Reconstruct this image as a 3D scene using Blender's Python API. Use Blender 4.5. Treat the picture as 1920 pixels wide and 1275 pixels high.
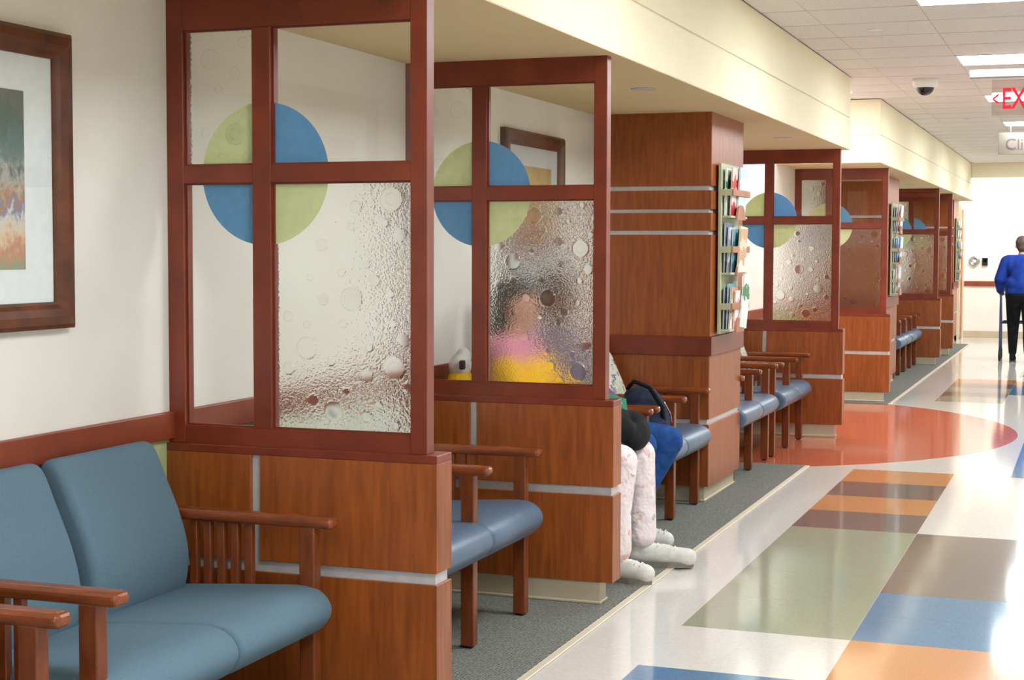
import bpy, bmesh, math, random
import numpy as np
from mathutils import Vector, Matrix
random.seed(7)
for o in list(bpy.data.objects): bpy.data.objects.remove(o)
C = bpy.context.scene.collection
SC = bpy.context.scene

# ---------------------------------------------------------------- camera, world, exposure
CAM_H = 1.45
YAW, PITCH, ROLL, FPX = 0.351218, 0.0574868, 0.003005, 2974.7
cam_d = bpy.data.cameras.new('camera'); cam = bpy.data.objects.new('camera', cam_d); C.objects.link(cam)
cam_d.sensor_width = 36.0; cam_d.sensor_fit = 'HORIZONTAL'; cam_d.lens = FPX/1920*36.0
cam_d.clip_start = 0.05; cam_d.clip_end = 100
fw = Vector((-math.sin(YAW)*math.cos(PITCH), math.cos(YAW)*math.cos(PITCH), -math.sin(PITCH)))
rt = Vector((math.cos(YAW), math.sin(YAW), 0)); up = rt.cross(fw)
r2 = math.cos(ROLL)*rt + math.sin(ROLL)*up; u2 = -math.sin(ROLL)*rt + math.cos(ROLL)*up
M = Matrix((r2, u2, -fw)).transposed().to_4x4(); M.translation = (0, 0, CAM_H)
cam.matrix_world = M
SC.camera = cam
w = bpy.data.worlds.new('world'); SC.world = w; w.use_nodes = True
w.node_tree.nodes['Background'].inputs[0].default_value = (0.9, 0.95, 1, 1)
w.node_tree.nodes['Background'].inputs[1].default_value = 0.05
SC.view_settings.view_transform = 'Standard'; SC.view_settings.look = 'None'
SC.view_settings.gamma = 1.0; SC.view_settings.use_curve_mapping = False
SC.view_settings.exposure = 0.1
LIGHT = 31.0           # emission of the corridor's ceiling fixtures
LIGHT_ALCOVE = 34.0
LIGHT_END = 34.0

# ---------------------------------------------------------------- materials
def lin(c):
    return tuple(((v/255)/12.92 if v/255 <= .04045 else ((v/255+.055)/1.055)**2.4) for v in c)
MATS = {}
def base(name, rgb, rough=.5, spec=.5, metal=0.0):
    m = bpy.data.materials.new(name); m.use_nodes = True
    b = m.node_tree.nodes['Principled BSDF']
    b.inputs['Base Color'].default_value = (*lin(rgb), 1); b.inputs['Roughness'].default_value = rough
    b.inputs['Specular IOR Level'].default_value = spec; b.inputs['Metallic'].default_value = metal
    MATS[name] = m
    return m, m.node_tree, b
def nd(t, kind, **kw):
    n = t.nodes.new(kind)
    for k, v in kw.items():
        if k in n.inputs.keys(): n.inputs[k].default_value = v
        else: setattr(n, k, v)
    return n
def noisy(name, rgb, rgb2, scale, rough=.5, spec=.5, detail=4, stretch=(1,1,1), bump=0, bscale=None, lo=.35, hi=.65, rnd=True, bdist=.001, metal=0):
    """two-tone procedural surface with optional fine relief"""
    m, t, b = base(name, rgb, rough, spec, metal)
    tc = nd(t, 'ShaderNodeTexCoord'); mp = nd(t, 'ShaderNodeMapping'); mp.inputs['Scale'].default_value = stretch
    t.links.new(tc.outputs['Object'], mp.inputs['Vector'])
    if rnd:
        oi = nd(t, 'ShaderNodeObjectInfo'); mu = nd(t, 'ShaderNodeMath', operation='MULTIPLY'); mu.inputs[1].default_value = 37
        t.links.new(oi.outputs['Random'], mu.inputs[0]); t.links.new(mu.outputs[0], mp.inputs['Location'])
    n = nd(t, 'ShaderNodeTexNoise', Scale=scale, Detail=detail)
    t.links.new(mp.outputs[0], n.inputs['Vector'])
    r = nd(t, 'ShaderNodeValToRGB'); e = r.color_ramp.elements
    e[0].position = lo; e[0].color = (*lin(rgb), 1); e[1].position = hi; e[1].color = (*lin(rgb2), 1)
    t.links.new(n.outputs[0], r.inputs[0]); t.links.new(r.outputs[0], b.inputs['Base Color'])
    if bump:
        n2 = nd(t, 'ShaderNodeTexNoise', Scale=bscale or scale, Detail=2); t.links.new(mp.outputs[0], n2.inputs['Vector'])
        bp = nd(t, 'ShaderNodeBump', Strength=bump, Distance=bdist); t.links.new(n2.outputs[0], bp.inputs['Height'])
        t.links.new(bp.outputs[0], b.inputs['Normal'])
    return m
noisy('wall_paint', (230,224,213), (234,229,219), 3, .75, .2, bump=.12, bscale=260)
noisy('wall_green', (168,178,128), (172,182,132), 3, .75, .2, bump=.12, bscale=260)
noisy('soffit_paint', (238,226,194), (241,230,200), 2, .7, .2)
noisy('soffit_shade', (220,196,152), (223,200,157), 2, .7, .2)  # darker, warmer copy of the soffit paint: underside's warm shade put into colour
noisy('fixture_grey', (150,148,146), (156,154,152), 5, .6, .3)
noisy('ceiling_tile', (226,220,212), (218,212,204), 60, .9, .1, bump=.3, bscale=300, lo=.4, hi=.6)
noisy('ceiling_grid', (216,211,204), (220,215,208), 5, .8, .1)
noisy('panel_wood', (162,85,32), (128,62,21), 9, .36, .55, detail=6, stretch=(6,6,.55), lo=.3, hi=.7)
noisy('trim_wood', (130,50,24), (107,38,18), 7, .34, .6, detail=5, lo=.3, hi=.7)
noisy('rail_wood', (142,64,38), (124,52,31), 8, .38, .6, detail=5, lo=.3, hi=.7)
noisy('arm_wood', (142,70,30), (108,50,20), 9, .25, .5, detail=5, stretch=(1,5,5), lo=.3, hi=.7)
noisy('leg_wood', (130,64,27), (102,47,19), 9, .3, .5, detail=5, stretch=(5,5,1), lo=.3, hi=.7)
noisy('picture_wood', (108,56,24), (72,32,14), 14, .35, .5, detail=5, lo=.3, hi=.7)
noisy('metal_strip', (200,197,197), (210,207,207), 30, .42, .5, metal=.3)
noisy('steel', (170,172,176), (190,192,196), 20, .25, .5, metal=1)
noisy('toe_kick', (186,172,146), (192,178,152), 5, .5, .4)
noisy('edge_strip', (206,192,168), (212,199,176), 8, .45, .4)
noisy('fabric_blue', (101,125,140), (88,112,127), 420, .85, .25, detail=2, bump=.5, bscale=700, rnd=False)
noisy('vinyl_blue', (84,106,128), (77,98,119), 12, .36, .5, bump=.1, bscale=300)
noisy('floor_cream', (222,216,206), (212,206,196), 90, .09, .75, detail=5, bump=.03, bscale=9, rnd=False)
for nm, a, b_ in (('tile_olive',(160,164,140),(150,154,130)), ('tile_brown',(128,112,104),(118,103,96)), ('tile_orange',(206,146,98),(196,136,90)),
                 ('tile_blue',(92,132,162),(82,121,152)), ('tile_salmon',(206,112,84),(196,104,77))):
    noisy(nm, a, b_, 110, .09, .75, detail=5, bump=.03, bscale=9)
noisy('rack_green', (188,192,158), (182,186,152), 6, .5, .4)
noisy('rack_brown', (176,122,92), (166,112,84), 8, .5, .4)
noisy('white_plastic', (225,222,215), (230,228,222), 5, .4, .5)
noisy('black_plastic', (22,22,24), (30,30,32), 9, .35, .5)
noisy('dome', (14,12,14), (20,18,20), 9, .06, .6)
noisy('paper', (236,234,230), (228,226,222), 20, .7, .3)
noisy('mat_board', (240,242,244), (234,236,240), 30, .8, .2)
noisy('sign_panel', (134,122,110), (138,126,114), 4, .6, .3)
noisy('sign_text', (92,86,80), (98,92,86), 4, .6, .3)
noisy('door_wood', (170,84,40), (146,68,30), 9, .4, .4, stretch=(6,6,.6))
noisy('door_frame', (226,208,168), (230,213,174), 4, .5, .4)
noisy('skin', (206,158,136), (196,148,126), 9, .55, .3)
noisy('skin_dark', (120,82,62), (110,74,56), 9, .55, .3)
noisy('hair_black', (24,20,20), (40,34,32), 60, .5, .4, stretch=(1,1,.2))
noisy('hair_grey', (96,80,70), (70,58,50), 60, .6, .3, stretch=(1,1,.2))
noisy('denim', (44,84,146), (30,62,118), 26, .85, .15, bump=.4, bscale=500, lo=.3, hi=.7)
noisy('yellow_cloth', (238,184,20), (226,168,10), 12, .8, .2)
noisy('pink_cloth', (208,134,150), (196,120,138), 12, .8, .2)
noisy('black_cloth', (20,20,22), (34,34,38), 14, .85, .15, bump=.5, bscale=60, bdist=.004)
noisy('navy_cloth', (28,36,54), (42,50,70), 16, .8, .2, bump=.5, bscale=60, bdist=.004)
noisy('purple_cloth', (120,104,118), (106,92,106), 12, .8, .2)
noisy('blue_jacket', (32,62,152), (24,48,128), 9, .8, .2, bump=.4, bscale=18, bdist=.01)
noisy('shoe_white', (218,214,206), (200,196,188), 22, .6, .3)
noisy('shoe_sole', (120,112,104), (130,122,114), 22, .7, .3)
noisy('walker_metal', (86,104,150), (74,92,136), 9, .35, .5, metal=.4)
noisy('rubber', (52,48,48), (60,56,56), 9, .7, .3)
noisy('green_folder', (30,120,92), (36,130,100), 9, .5, .4)
noisy('frost_blue', (128,180,216), (122,174,210), 40, .5, .4)
noisy('frost_green', (236,241,194), (230,235,188), 40, .5, .4)

def add_translucency(name, fac):
    m = MATS[name]; t = m.node_tree; b = t.nodes['Principled BSDF']; out = t.nodes['Material Output']
    tr = nd(t, 'ShaderNodeBsdfTranslucent'); mx = nd(t, 'ShaderNodeMixShader'); mx.inputs[0].default_value = fac
    src = b.inputs['Base Color'].links[0].from_socket
    t.links.new(src, tr.inputs[0]); t.links.new(b.outputs[0], mx.inputs[1]); t.links.new(tr.outputs[0], mx.inputs[2]); t.links.new(mx.outputs[0], out.inputs[0])
add_translucency('frost_blue', .45); add_translucency('frost_green', .45)

def emit(name, rgb, s):
    m = bpy.data.materials.new(name); m.use_nodes = True; t = m.node_tree
    for n in list(t.nodes):
        if n.type == 'BSDF_PRINCIPLED': t.nodes.remove(n)
    e = nd(t, 'ShaderNodeEmission'); e.inputs[0].default_value = (*lin(rgb), 1); e.inputs[1].default_value = s
    t.links.new(e.outputs[0], t.nodes['Material Output'].inputs[0]); MATS[name] = m
emit('lamp', (239,248,255), LIGHT); emit('lamp_alcove', (246,250,255), LIGHT_ALCOVE); emit('lamp_end', (246,250,255), LIGHT_END)
emit('exit_red', (255,52,70), 1.1)

# clear glass: see-through with a Fresnel sheen
def clear_glass(name, rgb=(252,253,252), k=.04, power=5, amp=.94):
    m = bpy.data.materials.new(name); m.use_nodes = True; t = m.node_tree
    for n in list(t.nodes):
        if n.type == 'BSDF_PRINCIPLED': t.nodes.remove(n)
    tr = nd(t, 'ShaderNodeBsdfTransparent'); tr.inputs[0].default_value = (*lin(rgb), 1)
    gl = nd(t, 'ShaderNodeBsdfGlossy'); gl.inputs['Roughness'].default_value = .02
    lw = nd(t, 'ShaderNodeLayerWeight'); lw.inputs[0].default_value = .5
    pw = nd(t, 'ShaderNodeMath', operation='POWER'); pw.inputs[1].default_value = power; t.links.new(lw.outputs['Facing'], pw.inputs[0])
    fr = nd(t, 'ShaderNodeMath', operation='MULTIPLY_ADD'); fr.inputs[1].default_value = amp; fr.inputs[2].default_value = k; t.links.new(pw.outputs[0], fr.inputs[0])
    mx = nd(t, 'ShaderNodeMixShader')
    t.links.new(fr.outputs[0], mx.inputs[0]); t.links.new(tr.outputs[0], mx.inputs[1]); t.links.new(gl.outputs[0], mx.inputs[2])
    t.links.new(mx.outputs[0], t.nodes['Material Output'].inputs[0]); MATS[name] = m
clear_glass('glass_clear'); clear_glass('acrylic', (246,240,238))
# pebbled glass: refracting, relief switched off where the cast bubbles sit
def rough_glass(name):
    m = bpy.data.materials.new(name); m.use_nodes = True; t = m.node_tree
    for n in list(t.nodes):
        if n.type == 'BSDF_PRINCIPLED': t.nodes.remove(n)
    tc = nd(t, 'ShaderNodeTexCoord')
    n1 = nd(t, 'ShaderNodeTexNoise', Scale=150.0, Detail=1.5, Roughness=.45); t.links.new(tc.outputs['Object'], n1.inputs['Vector'])
    at = nd(t, 'ShaderNodeAttribute', attribute_name='relief')
    bp = nd(t, 'ShaderNodeBump', Strength=1.0, Distance=.0019)
    mu = nd(t, 'ShaderNodeMath', operation='MULTIPLY')
    t.links.new(n1.outputs[0], mu.inputs[0]); t.links.new(at.outputs['Fac'], mu.inputs[1])
    t.links.new(mu.outputs[0], bp.inputs['Height'])
    g = nd(t, 'ShaderNodeBsdfGlass', IOR=1.45, Roughness=.1); g.inputs[0].default_value = (*lin((252,254,252)), 1)
    t.links.new(bp.outputs[0], g.inputs['Normal']); t.links.new(g.outputs[0], t.nodes['Material Output'].inputs[0]); MATS[name] = m
rough_glass('glass_pebbled')
clear_glass('glass_bubble', (255,255,255), .0, 1.4, .6)

# carpet: woven loops in diagonal rows
m, t, b = base('carpet', (112,114,102), .95, .1)
tc = nd(t, 'ShaderNodeTexCoord'); mp = nd(t, 'ShaderNodeMapping'); mp.inputs['Rotation'].default_value = (0, 0, .22); t.links.new(tc.outputs['Object'], mp.inputs['Vector'])
w1 = nd(t, 'ShaderNodeTexWave', Scale=27.0, Distortion=2.2, Detail=2.0); w1.bands_direction = 'X'; w1.inputs['Detail Scale'].default_value = 14
n1 = nd(t, 'ShaderNodeTexNoise', Scale=150.0, Detail=2.0); t.links.new(mp.outputs[0], n1.inputs['Vector']); t.links.new(mp.outputs[0], w1.inputs['Vector'])
mx = nd(t, 'ShaderNodeMath', operation='MULTIPLY_ADD'); mx.inputs[1].default_value = .45; t.links.new(w1.outputs['Fac'], mx.inputs[0]); t.links.new(n1.outputs[0], mx.inputs[2])
r = nd(t, 'ShaderNodeValToRGB'); r.color_ramp.elements[0].position = .42; r.color_ramp.elements[1].position = 1.0
r.color_ramp.elements[0].color = (*lin((70,71,66)), 1); r.color_ramp.elements[1].color = (*lin((148,147,138)), 1)
t.links.new(mx.outputs[0], r.inputs[0]); t.links.new(r.outputs[0], b.inputs['Base Color'])
bp = nd(t, 'ShaderNodeBump', Strength=.6, Distance=.003); t.links.new(mx.outputs[0], bp.inputs['Height']); t.links.new(bp.outputs[0], b.inputs['Normal'])

# printed upholstery: little squares
m, t, b = base('fabric_pattern', (196,196,180), .85, .2)
tc = nd(t, 'ShaderNodeTexCoord'); v = nd(t, 'ShaderNodeTexVoronoi', Scale=26.0, Randomness=.55, distance='CHEBYCHEV'); t.links.new(tc.outputs['Object'], v.inputs['Vector'])
r = nd(t, 'ShaderNodeValToRGB'); r.color_ramp.interpolation = 'CONSTANT'; e = r.color_ramp.elements
e[0].position = 0; e[0].color = (*lin((206,204,188)), 1); e[1].position = .33; e[1].color = (*lin((150,142,150)), 1)
for p, c in ((.5,(186,192,160)), (.68,(206,200,190)), (.84,(124,120,130))):
    q = e.new(p); q.color = (*lin(c), 1)
sx = nd(t, 'ShaderNodeSeparateColor'); t.links.new(v.outputs['Color'], sx.inputs[0]); t.links.new(sx.outputs[0], r.inputs[0])
lt = nd(t, 'ShaderNodeMath', operation='LESS_THAN'); lt.inputs[1].default_value = .42; t.links.new(v.outputs['Distance'], lt.inputs[0])
mx = nd(t, 'ShaderNodeMix', data_type='RGBA'); mx.inputs[6].default_value = (*lin((210,208,194)), 1)
t.links.new(lt.outputs[0], mx.inputs[0]); t.links.new(r.outputs[0], mx.inputs[7]); t.links.new(mx.outputs[2], b.inputs['Base Color'])

# pale pink trousers with scattered little printed motifs
m, t, b = base('print_cloth', (240,222,222), .85, .15)
nb = nd(t, 'ShaderNodeTexNoise', Scale=11.0, Detail=2.0); bpn = nd(t, 'ShaderNodeBump', Strength=.8, Distance=.03); t.links.new(nb.outputs[0], bpn.inputs['Height']); t.links.new(bpn.outputs[0], b.inputs['Normal'])
tc = nd(t, 'ShaderNodeTexCoord'); v = nd(t, 'ShaderNodeTexVoronoi', Scale=17.0, Randomness=1.0); t.links.new(tc.outputs['Object'], v.inputs['Vector'])
n1 = nd(t, 'ShaderNodeTexNoise', Scale=55.0, Detail=2.0); t.links.new(tc.outputs['Object'], n1.inputs['Vector'])
ad = nd(t, 'ShaderNodeMath', operation='MULTIPLY_ADD'); ad.inputs[1].default_value = .5; t.links.new(n1.outputs[0], ad.inputs[0]); t.links.new(v.outputs['Distance'], ad.inputs[2])
lt = nd(t, 'ShaderNodeMath', operation='LESS_THAN'); lt.inputs[1].default_value = .53; t.links.new(ad.outputs[0], lt.inputs[0])
r = nd(t, 'ShaderNodeValToRGB'); r.color_ramp.interpolation = 'CONSTANT'; e = r.color_ramp.elements
e[0].position = 0; e[0].color = (*lin((232,184,160)), 1); e[1].position = .4; e[1].color = (*lin((186,184,174)), 1); q = e.new(.7); q.color = (*lin((232,196,204)), 1)
sx = nd(t, 'ShaderNodeSeparateColor'); t.links.new(v.outputs['Color'], sx.inputs[0]); t.links.new(sx.outputs[1], r.inputs[0])
mx = nd(t, 'ShaderNodeMix', data_type='RGBA'); mx.inputs[6].default_value = (*lin((242,226,226)), 1)
t.links.new(lt.outputs[0], mx.inputs[0]); t.links.new(r.outputs[0], mx.inputs[7]); t.links.new(mx.outputs[2], b.inputs['Base Color'])

# loosely painted landscapes: bands by height broken up with noise
def painting(name, stops, seed):
    m, t, b = base(name, (128,128,128), .7, .2)
    tc = nd(t, 'ShaderNodeTexCoord'); sp = nd(t, 'ShaderNodeSeparateXYZ'); t.links.new(tc.outputs['Generated'], sp.inputs[0])
    mp = nd(t, 'ShaderNodeMapping'); mp.inputs['Scale'].default_value = (1,1,.75); mp.inputs['Location'].default_value = (seed, seed*2, 0)
    t.links.new(tc.outputs['Object'], mp.inputs['Vector'])
    n1 = nd(t, 'ShaderNodeTexNoise', Scale=26.0, Detail=9.0, Roughness=.7, Distortion=.4); t.links.new(mp.outputs[0], n1.inputs['Vector'])
    ma = nd(t, 'ShaderNodeMath', operation='MULTIPLY_ADD'); ma.inputs[1].default_value = .6; ma.inputs[2].default_value = -.3; t.links.new(n1.outputs[0], ma.inputs[0])
    ad = nd(t, 'ShaderNodeMath', operation='ADD'); t.links.new(sp.outputs[2], ad.inputs[0]); t.links.new(ma.outputs[0], ad.inputs[1])
    r = nd(t, 'ShaderNodeValToRGB'); e = r.color_ramp.elements
    e[0].position = stops[0][0]; e[0].color = (*lin(stops[0][1]), 1); e[1].position = stops[-1][0]; e[1].color = (*lin(stops[-1][1]), 1)
    for p, c in stops[1:-1]:
        q = e.new(p); q.color = (*lin(c), 1)
    t.links.new(ad.outputs[0], r.inputs[0]); t.links.new(r.outputs[0], b.inputs['Base Color'])
painting('painting_forest', [(0,(150,158,130)), (.1,(206,140,110)), (.2,(222,196,170)), (.28,(216,206,196)), (.33,(132,132,172)), (.4,(176,128,92)), (.5,(190,186,178)), (.6,(118,128,126)), (.7,(92,120,120)), (.82,(80,102,92)), (1,(112,112,100))], 3.1)
painting('painting_autumn', [(0,(96,70,60)), (.25,(150,90,60)), (.45,(206,150,80)), (.6,(110,80,74)), (.72,(214,176,110)), (.86,(222,190,130)), (1,(206,172,116))], 8.4)

def cover_mat(name, a, b_, c):
    m, t, bs = base(name, a, .35, .4)
    tc = nd(t, 'ShaderNodeTexCoord'); sp = nd(t, 'ShaderNodeSeparateXYZ'); t.links.new(tc.outputs['Generated'], sp.inputs[0])
    n1 = nd(t, 'ShaderNodeTexNoise', Scale=14.0, Detail=3.0); t.links.new(tc.outputs['Object'], n1.inputs['Vector'])
    ad = nd(t, 'ShaderNodeMath', operation='MULTIPLY_ADD'); ad.inputs[1].default_value = .5; t.links.new(n1.outputs[0], ad.inputs[0]); t.links.new(sp.outputs[2], ad.inputs[2])
    r = nd(t, 'ShaderNodeValToRGB'); r.color_ramp.interpolation = 'CONSTANT'; e = r.color_ramp.elements
    e[0].position = 0; e[0].color = (*lin(c), 1); e[1].position = .5; e[1].color = (*lin(b_), 1)
    q = e.new(.82); q.color = (*lin(a), 1); q = e.new(1.0); q.color = (*lin(b_), 1)
    t.links.new(ad.outputs[0], r.inputs[0]); t.links.new(r.outputs[0], bs.inputs['Base Color'])
COVERS = {'red':((198,40,44),(230,210,200),(170,30,40)), 'white':((236,238,240),(190,214,236),(220,222,226)), 'black':((30,32,40),(70,76,96),(24,24,30)),
          'navy':((34,50,92),(84,104,140),(26,34,60)), 'teal':((40,110,130),(110,170,180),(30,80,96)), 'yellow':((232,196,70),(240,226,160),(206,120,50)),
          'green':((44,128,74),(232,240,230),(220,236,220)), 'cream':((226,206,176),(206,160,120),(236,226,206)), 'grey':((150,150,152),(206,206,208),(96,98,104)), 'blue':((60,110,196),(150,186,230),(40,70,150)), 'pink':((226,160,166),(240,220,216),(200,110,120))}
for k, v in COVERS.items(): cover_mat('cover_'+k, *v)

# ---------------------------------------------------------------- mesh helpers
def link(name, me, mat, parent=None, loc=None, smooth=False):
    o = bpy.data.objects.new(name, me); C.objects.link(o)
    if mat and not me.materials: me.materials.append(MATS[mat])
    if parent: o.parent = parent
    if loc: o.location = loc
    if smooth:
        for p in me.polygons: p.use_smooth = True
    return o
def bm_mesh(bm, name='m'):
    bmesh.ops.recalc_face_normals(bm, faces=bm.faces)
    me = bpy.data.meshes.new(name); bm.to_mesh(me); bm.free(); return me
def box_bm(bm, x0, x1, y0, y1, z0, z1, bev=0, seg=2):
    b2 = bmesh.new()
    v = [b2.verts.new((x, y, z)) for x in (x0, x1) for y in (y0, y1) for z in (z0, z1)]
    for f in ((0,1,3,2),(4,6,7,5),(0,4,5,1),(2,3,7,6),(0,2,6,4),(1,5,7,3)): b2.faces.new([v[i] for i in f])
    if bev: bmesh.ops.bevel(b2, geom=list(b2.edges), offset=bev, segments=seg, profile=.5, affect='EDGES')
    me = bpy.data.meshes.new('t'); b2.to_mesh(me); b2.free(); bm.from_mesh(me); bpy.data.meshes.remove(me)
def box(name, x0, x1, y0, y1, z0, z1, mat, parent=None, bev=0, seg=2):
    """box with its origin at its own centre (in the parent's space)"""
    bm = bmesh.new(); cx, cy, cz = (x0+x1)/2, (y0+y1)/2, (z0+z1)/2
    box_bm(bm, x0-cx, x1-cx, y0-cy, y1-cy, z0-cz, z1-cz, bev, seg)
    return link(name, bm_mesh(bm, name), mat, parent, (cx, cy, cz))
def tag(o, label=None, cat=None, group=None, kind=None):
    for k, v in (('label', label), ('category', cat), ('group', group), ('kind', kind)):
        if v: o[k] = v
    return o
def empty(name, loc=(0,0,0), rz=0):
    o = bpy.data.objects.new(name, None); C.objects.link(o); o.location = loc; o.rotation_euler = (0,0,rz); o.empty_display_size = .1
    return o
def copy_tree(o, parent=None):
    c = o.copy(); C.objects.link(c); c.parent = parent
    for ch in [x for x in bpy.data.objects if x.parent == o]: copy_tree(ch, c)
    return c
def tube_bm(bm, pts, r, n=10, cap=True):
    pts = [Vector(p) for p in pts]; rings = []
    for i, p in enumerate(pts):
        d = (pts[min(i+1, len(pts)-1)] - pts[max(i-1, 0)]).normalized()
        a = d.orthogonal().normalized() if i == 0 else (a - d*a.dot(d)).normalized()
        bb = d.cross(a); rr = r[i] if isinstance(r, (list, tuple)) else r
        rings.append([bm.verts.new(p + rr*(math.cos(2*math.pi*k/n)*a + math.sin(2*math.pi*k/n)*bb)) for k in range(n)])
    for q in range(len(rings)-1):
        for k in range(n): bm.faces.new((rings[q][k], rings[q][(k+1)%n], rings[q+1][(k+1)%n], rings[q+1][k]))
    if cap:
        bm.faces.new(rings[0][::-1]); bm.faces.new(rings[-1])
def lathe(prof, n=24):
    """profile of (r, z) turned about z"""
    bm = bmesh.new(); rings = []
    for r, z in prof:
        if r < 1e-6: rings.append([bm.verts.new((0,0,z))])
        else: rings.append([bm.verts.new((r*math.cos(2*math.pi*k/n), r*math.sin(2*math.pi*k/n), z)) for k in range(n)])
    for a, b_ in zip(rings, rings[1:]):
        for k in range(n):
            f = [a[k%len(a)], a[(k+1)%len(a)], b_[(k+1)%len(b_)], b_[k%len(b_)]]
            u = []
            for q in f:
                if q not in u: u.append(q)
            if len(u) > 2: bm.faces.new(u)
    for rr, s in ((rings[0], -1), (rings[-1], 1)):
        if len(rr) > 1: bm.faces.new(rr if s > 0 else rr[::-1])
    return bm
def cushion(prof, w, r=.03, n=6, seg=None):
    """closed profile in (x,z) swept along y with rounded flanks"""
    P = np.array(prof, float); N = len(P)
    T = np.roll(P, -1, 0) - np.roll(P, 1, 0); T /= np.linalg.norm(T, axis=1)[:, None]
    nrm = np.c_[T[:,1], -T[:,0]]
    area = .5*np.sum(P[:,0]*np.roll(P[:,1], -1) - np.roll(P[:,0], -1)*P[:,1])
    if area < 0: nrm = -nrm
    bm = bmesh.new(); rings = []
    ys = []
    for i in range(n+1):
        a = math.pi/2*i/n; ys.append((-w/2 + r*(1-math.sin(a)), r*(1-math.cos(a))))
    ys = ys[::-1] if False else sorted(ys, key=lambda q: q[0])
    full = [(y, d) for y, d in ys]
    full = [(-w/2 + r*(1-math.cos(math.pi/2*i/n)), r*(1-math.sin(math.pi/2*i/n))) for i in range(n+1)]
    full += [(-y, d) for y, d in full[::-1]]
    for y, d in full:
        Q = P - nrm*d
        rings.append([bm.verts.new((q[0], y, q[1])) for q in Q])
    for a, b_ in zip(rings, rings[1:]):
        for k in range(N): bm.faces.new((a[k], a[(k+1)%N], b_[(k+1)%N], b_[k]))
    bm.faces.new(rings[0][::-1]); bm.faces.new(rings[-1])
    return bm
def smooth_profile(pts, sub=4):
    """closed Catmull-Rom through control points"""
    out = []; n = len(pts)
    for i in range(n):
        p0, p1, p2, p3 = (np.array(pts[(i+k-1) % n], float) for k in range(4))
        for s in range(sub):
            q = s/sub
            out.append(tuple(.5*((2*p1) + (-p0+p2)*q + (2*p0-5*p1+4*p2-p3)*q*q + (-p0+3*p1-3*p2+p3)*q**3)))
    return out
def text_mesh(s, size, depth, sx=1.0, bold=0):
    cu = bpy.data.curves.new('txt', 'FONT'); cu.body = s; cu.size = size; cu.extrude = depth/2; cu.align_x = 'LEFT'; cu.offset = bold
    o = bpy.data.objects.new('txt', cu); C.objects.link(o)
    bpy.context.view_layer.update()
    me = bpy.data.meshes.new_from_object(o.evaluated_get(bpy.context.evaluated_depsgraph_get()))
    bpy.data.objects.remove(o); bpy.data.curves.remove(cu)
    me.materials.clear()
    me.transform(Matrix.Diagonal((sx,1,1,1)))
    return me
def blob(parts, voxel=.009, smooth=4):
    """one continuous skin grown round a list of tapered limbs ((p0, r0, p1, r1)) and balls ((p, (rx,ry,rz)))"""
    bm = bmesh.new()
    def ball(p, r, rot=None):
        b2 = bmesh.new(); bmesh.ops.create_uvsphere(b2, u_segments=16, v_segments=10, radius=1)
        rr = r if isinstance(r, (tuple, list)) else (r, r, r)
        mt = Matrix.Translation(p) @ (rot or Matrix.Identity(4)) @ Matrix.Diagonal((*rr, 1)); b2.transform(mt)
        me = bpy.data.meshes.new('t'); b2.to_mesh(me); b2.free(); bm.from_mesh(me); bpy.data.meshes.remove(me)
    for q in parts:
        if len(q) == 4:
            p0, r0, p1, r1 = Vector(q[0]), q[1], Vector(q[2]), q[3]
            ball(p0, r0); ball(p1, r1)
            if (p1-p0).length > 1e-4: tube_bm(bm, [p0, p1], [r0, r1], 16)
        else: ball(Vector(q[0]), q[1], q[2] if len(q) > 2 else None)
    me = bpy.data.meshes.new('blob'); bm.to_mesh(me); bm.free()
    o = bpy.data.objects.new('blob', me); C.objects.link(o)
    rm = o.modifiers.new('r', 'REMESH'); rm.mode = 'VOXEL'; rm.voxel_size = voxel
    sm = o.modifiers.new('s', 'SMOOTH'); sm.factor = .5; sm.iterations = smooth
    bpy.context.view_layer.update()
    out = bpy.data.meshes.new_from_object(o.evaluated_get(bpy.context.evaluated_depsgraph_get()))
    bpy.data.objects.remove(o); bpy.data.meshes.remove(me)
    for p in out.polygons: p.use_smooth = True
    return out

# ---------------------------------------------------------------- the setting
WX, CX, SX = -2.72, -1.79, -1.795       # bay wall, carpet edge, soffit face
SOF, CEIL, FAR = 2.222, 2.78, 27.4
RX, BACK = 1.6, -5.0
def struct(o): o['kind'] = 'structure'; return o
fl = struct(box('floor', WX-.2, RX+.2, BACK-.2, FAR+.2, -.1, 0, 'floor_cream'))
def floor_tile(mat, x0, x1, y0, y1):
    o = box('tile', x0+.0008, x1-.0008, y0+.0008, y1-.0008, -.004, .0008, mat); o.parent = fl; o.location.z += .05; o.location -= Vector((fl.location.x, fl.location.y, 0))
    return o
def block(mat, x0, x1, ys):
    for a, b_ in zip(ys, ys[1:]):
        if x1-x0 > .9:
            xm = (x0+x1)/2; floor_tile(mat, x0, xm, a, b_); floor_tile(mat, xm, x1, a, b_)
        else: floor_tile(mat, x0, x1, a, b_)
L0, L1, R1 = -1.464, -.820, .46
block('tile_blue', L0, L1, [2.9, 3.5, 4.1, 4.69, 5.286])
block('tile_olive', L0, L1, [5.905, 6.495, 7.085, 7.675, 8.265])
for mt, a, b_ in (('tile_brown',8.265,8.84), ('tile_orange',8.84,9.405), ('tile_brown',9.405,10.0), ('tile_orange',10.0,10.58)): block(mt, L0, L1, [a, b_])
block('tile_orange', L1, R1, [4.1, 4.7, 5.3, 5.905])
block('tile_blue', L1, R1, [5.905, 6.34, 6.777])
block('tile_brown', L1, R1, [6.777, 7.27, 7.77, 8.265])
block('tile_blue', -.47, .8, [10.55, 11.15, 11.75, 12.35, 12.95])
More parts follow.
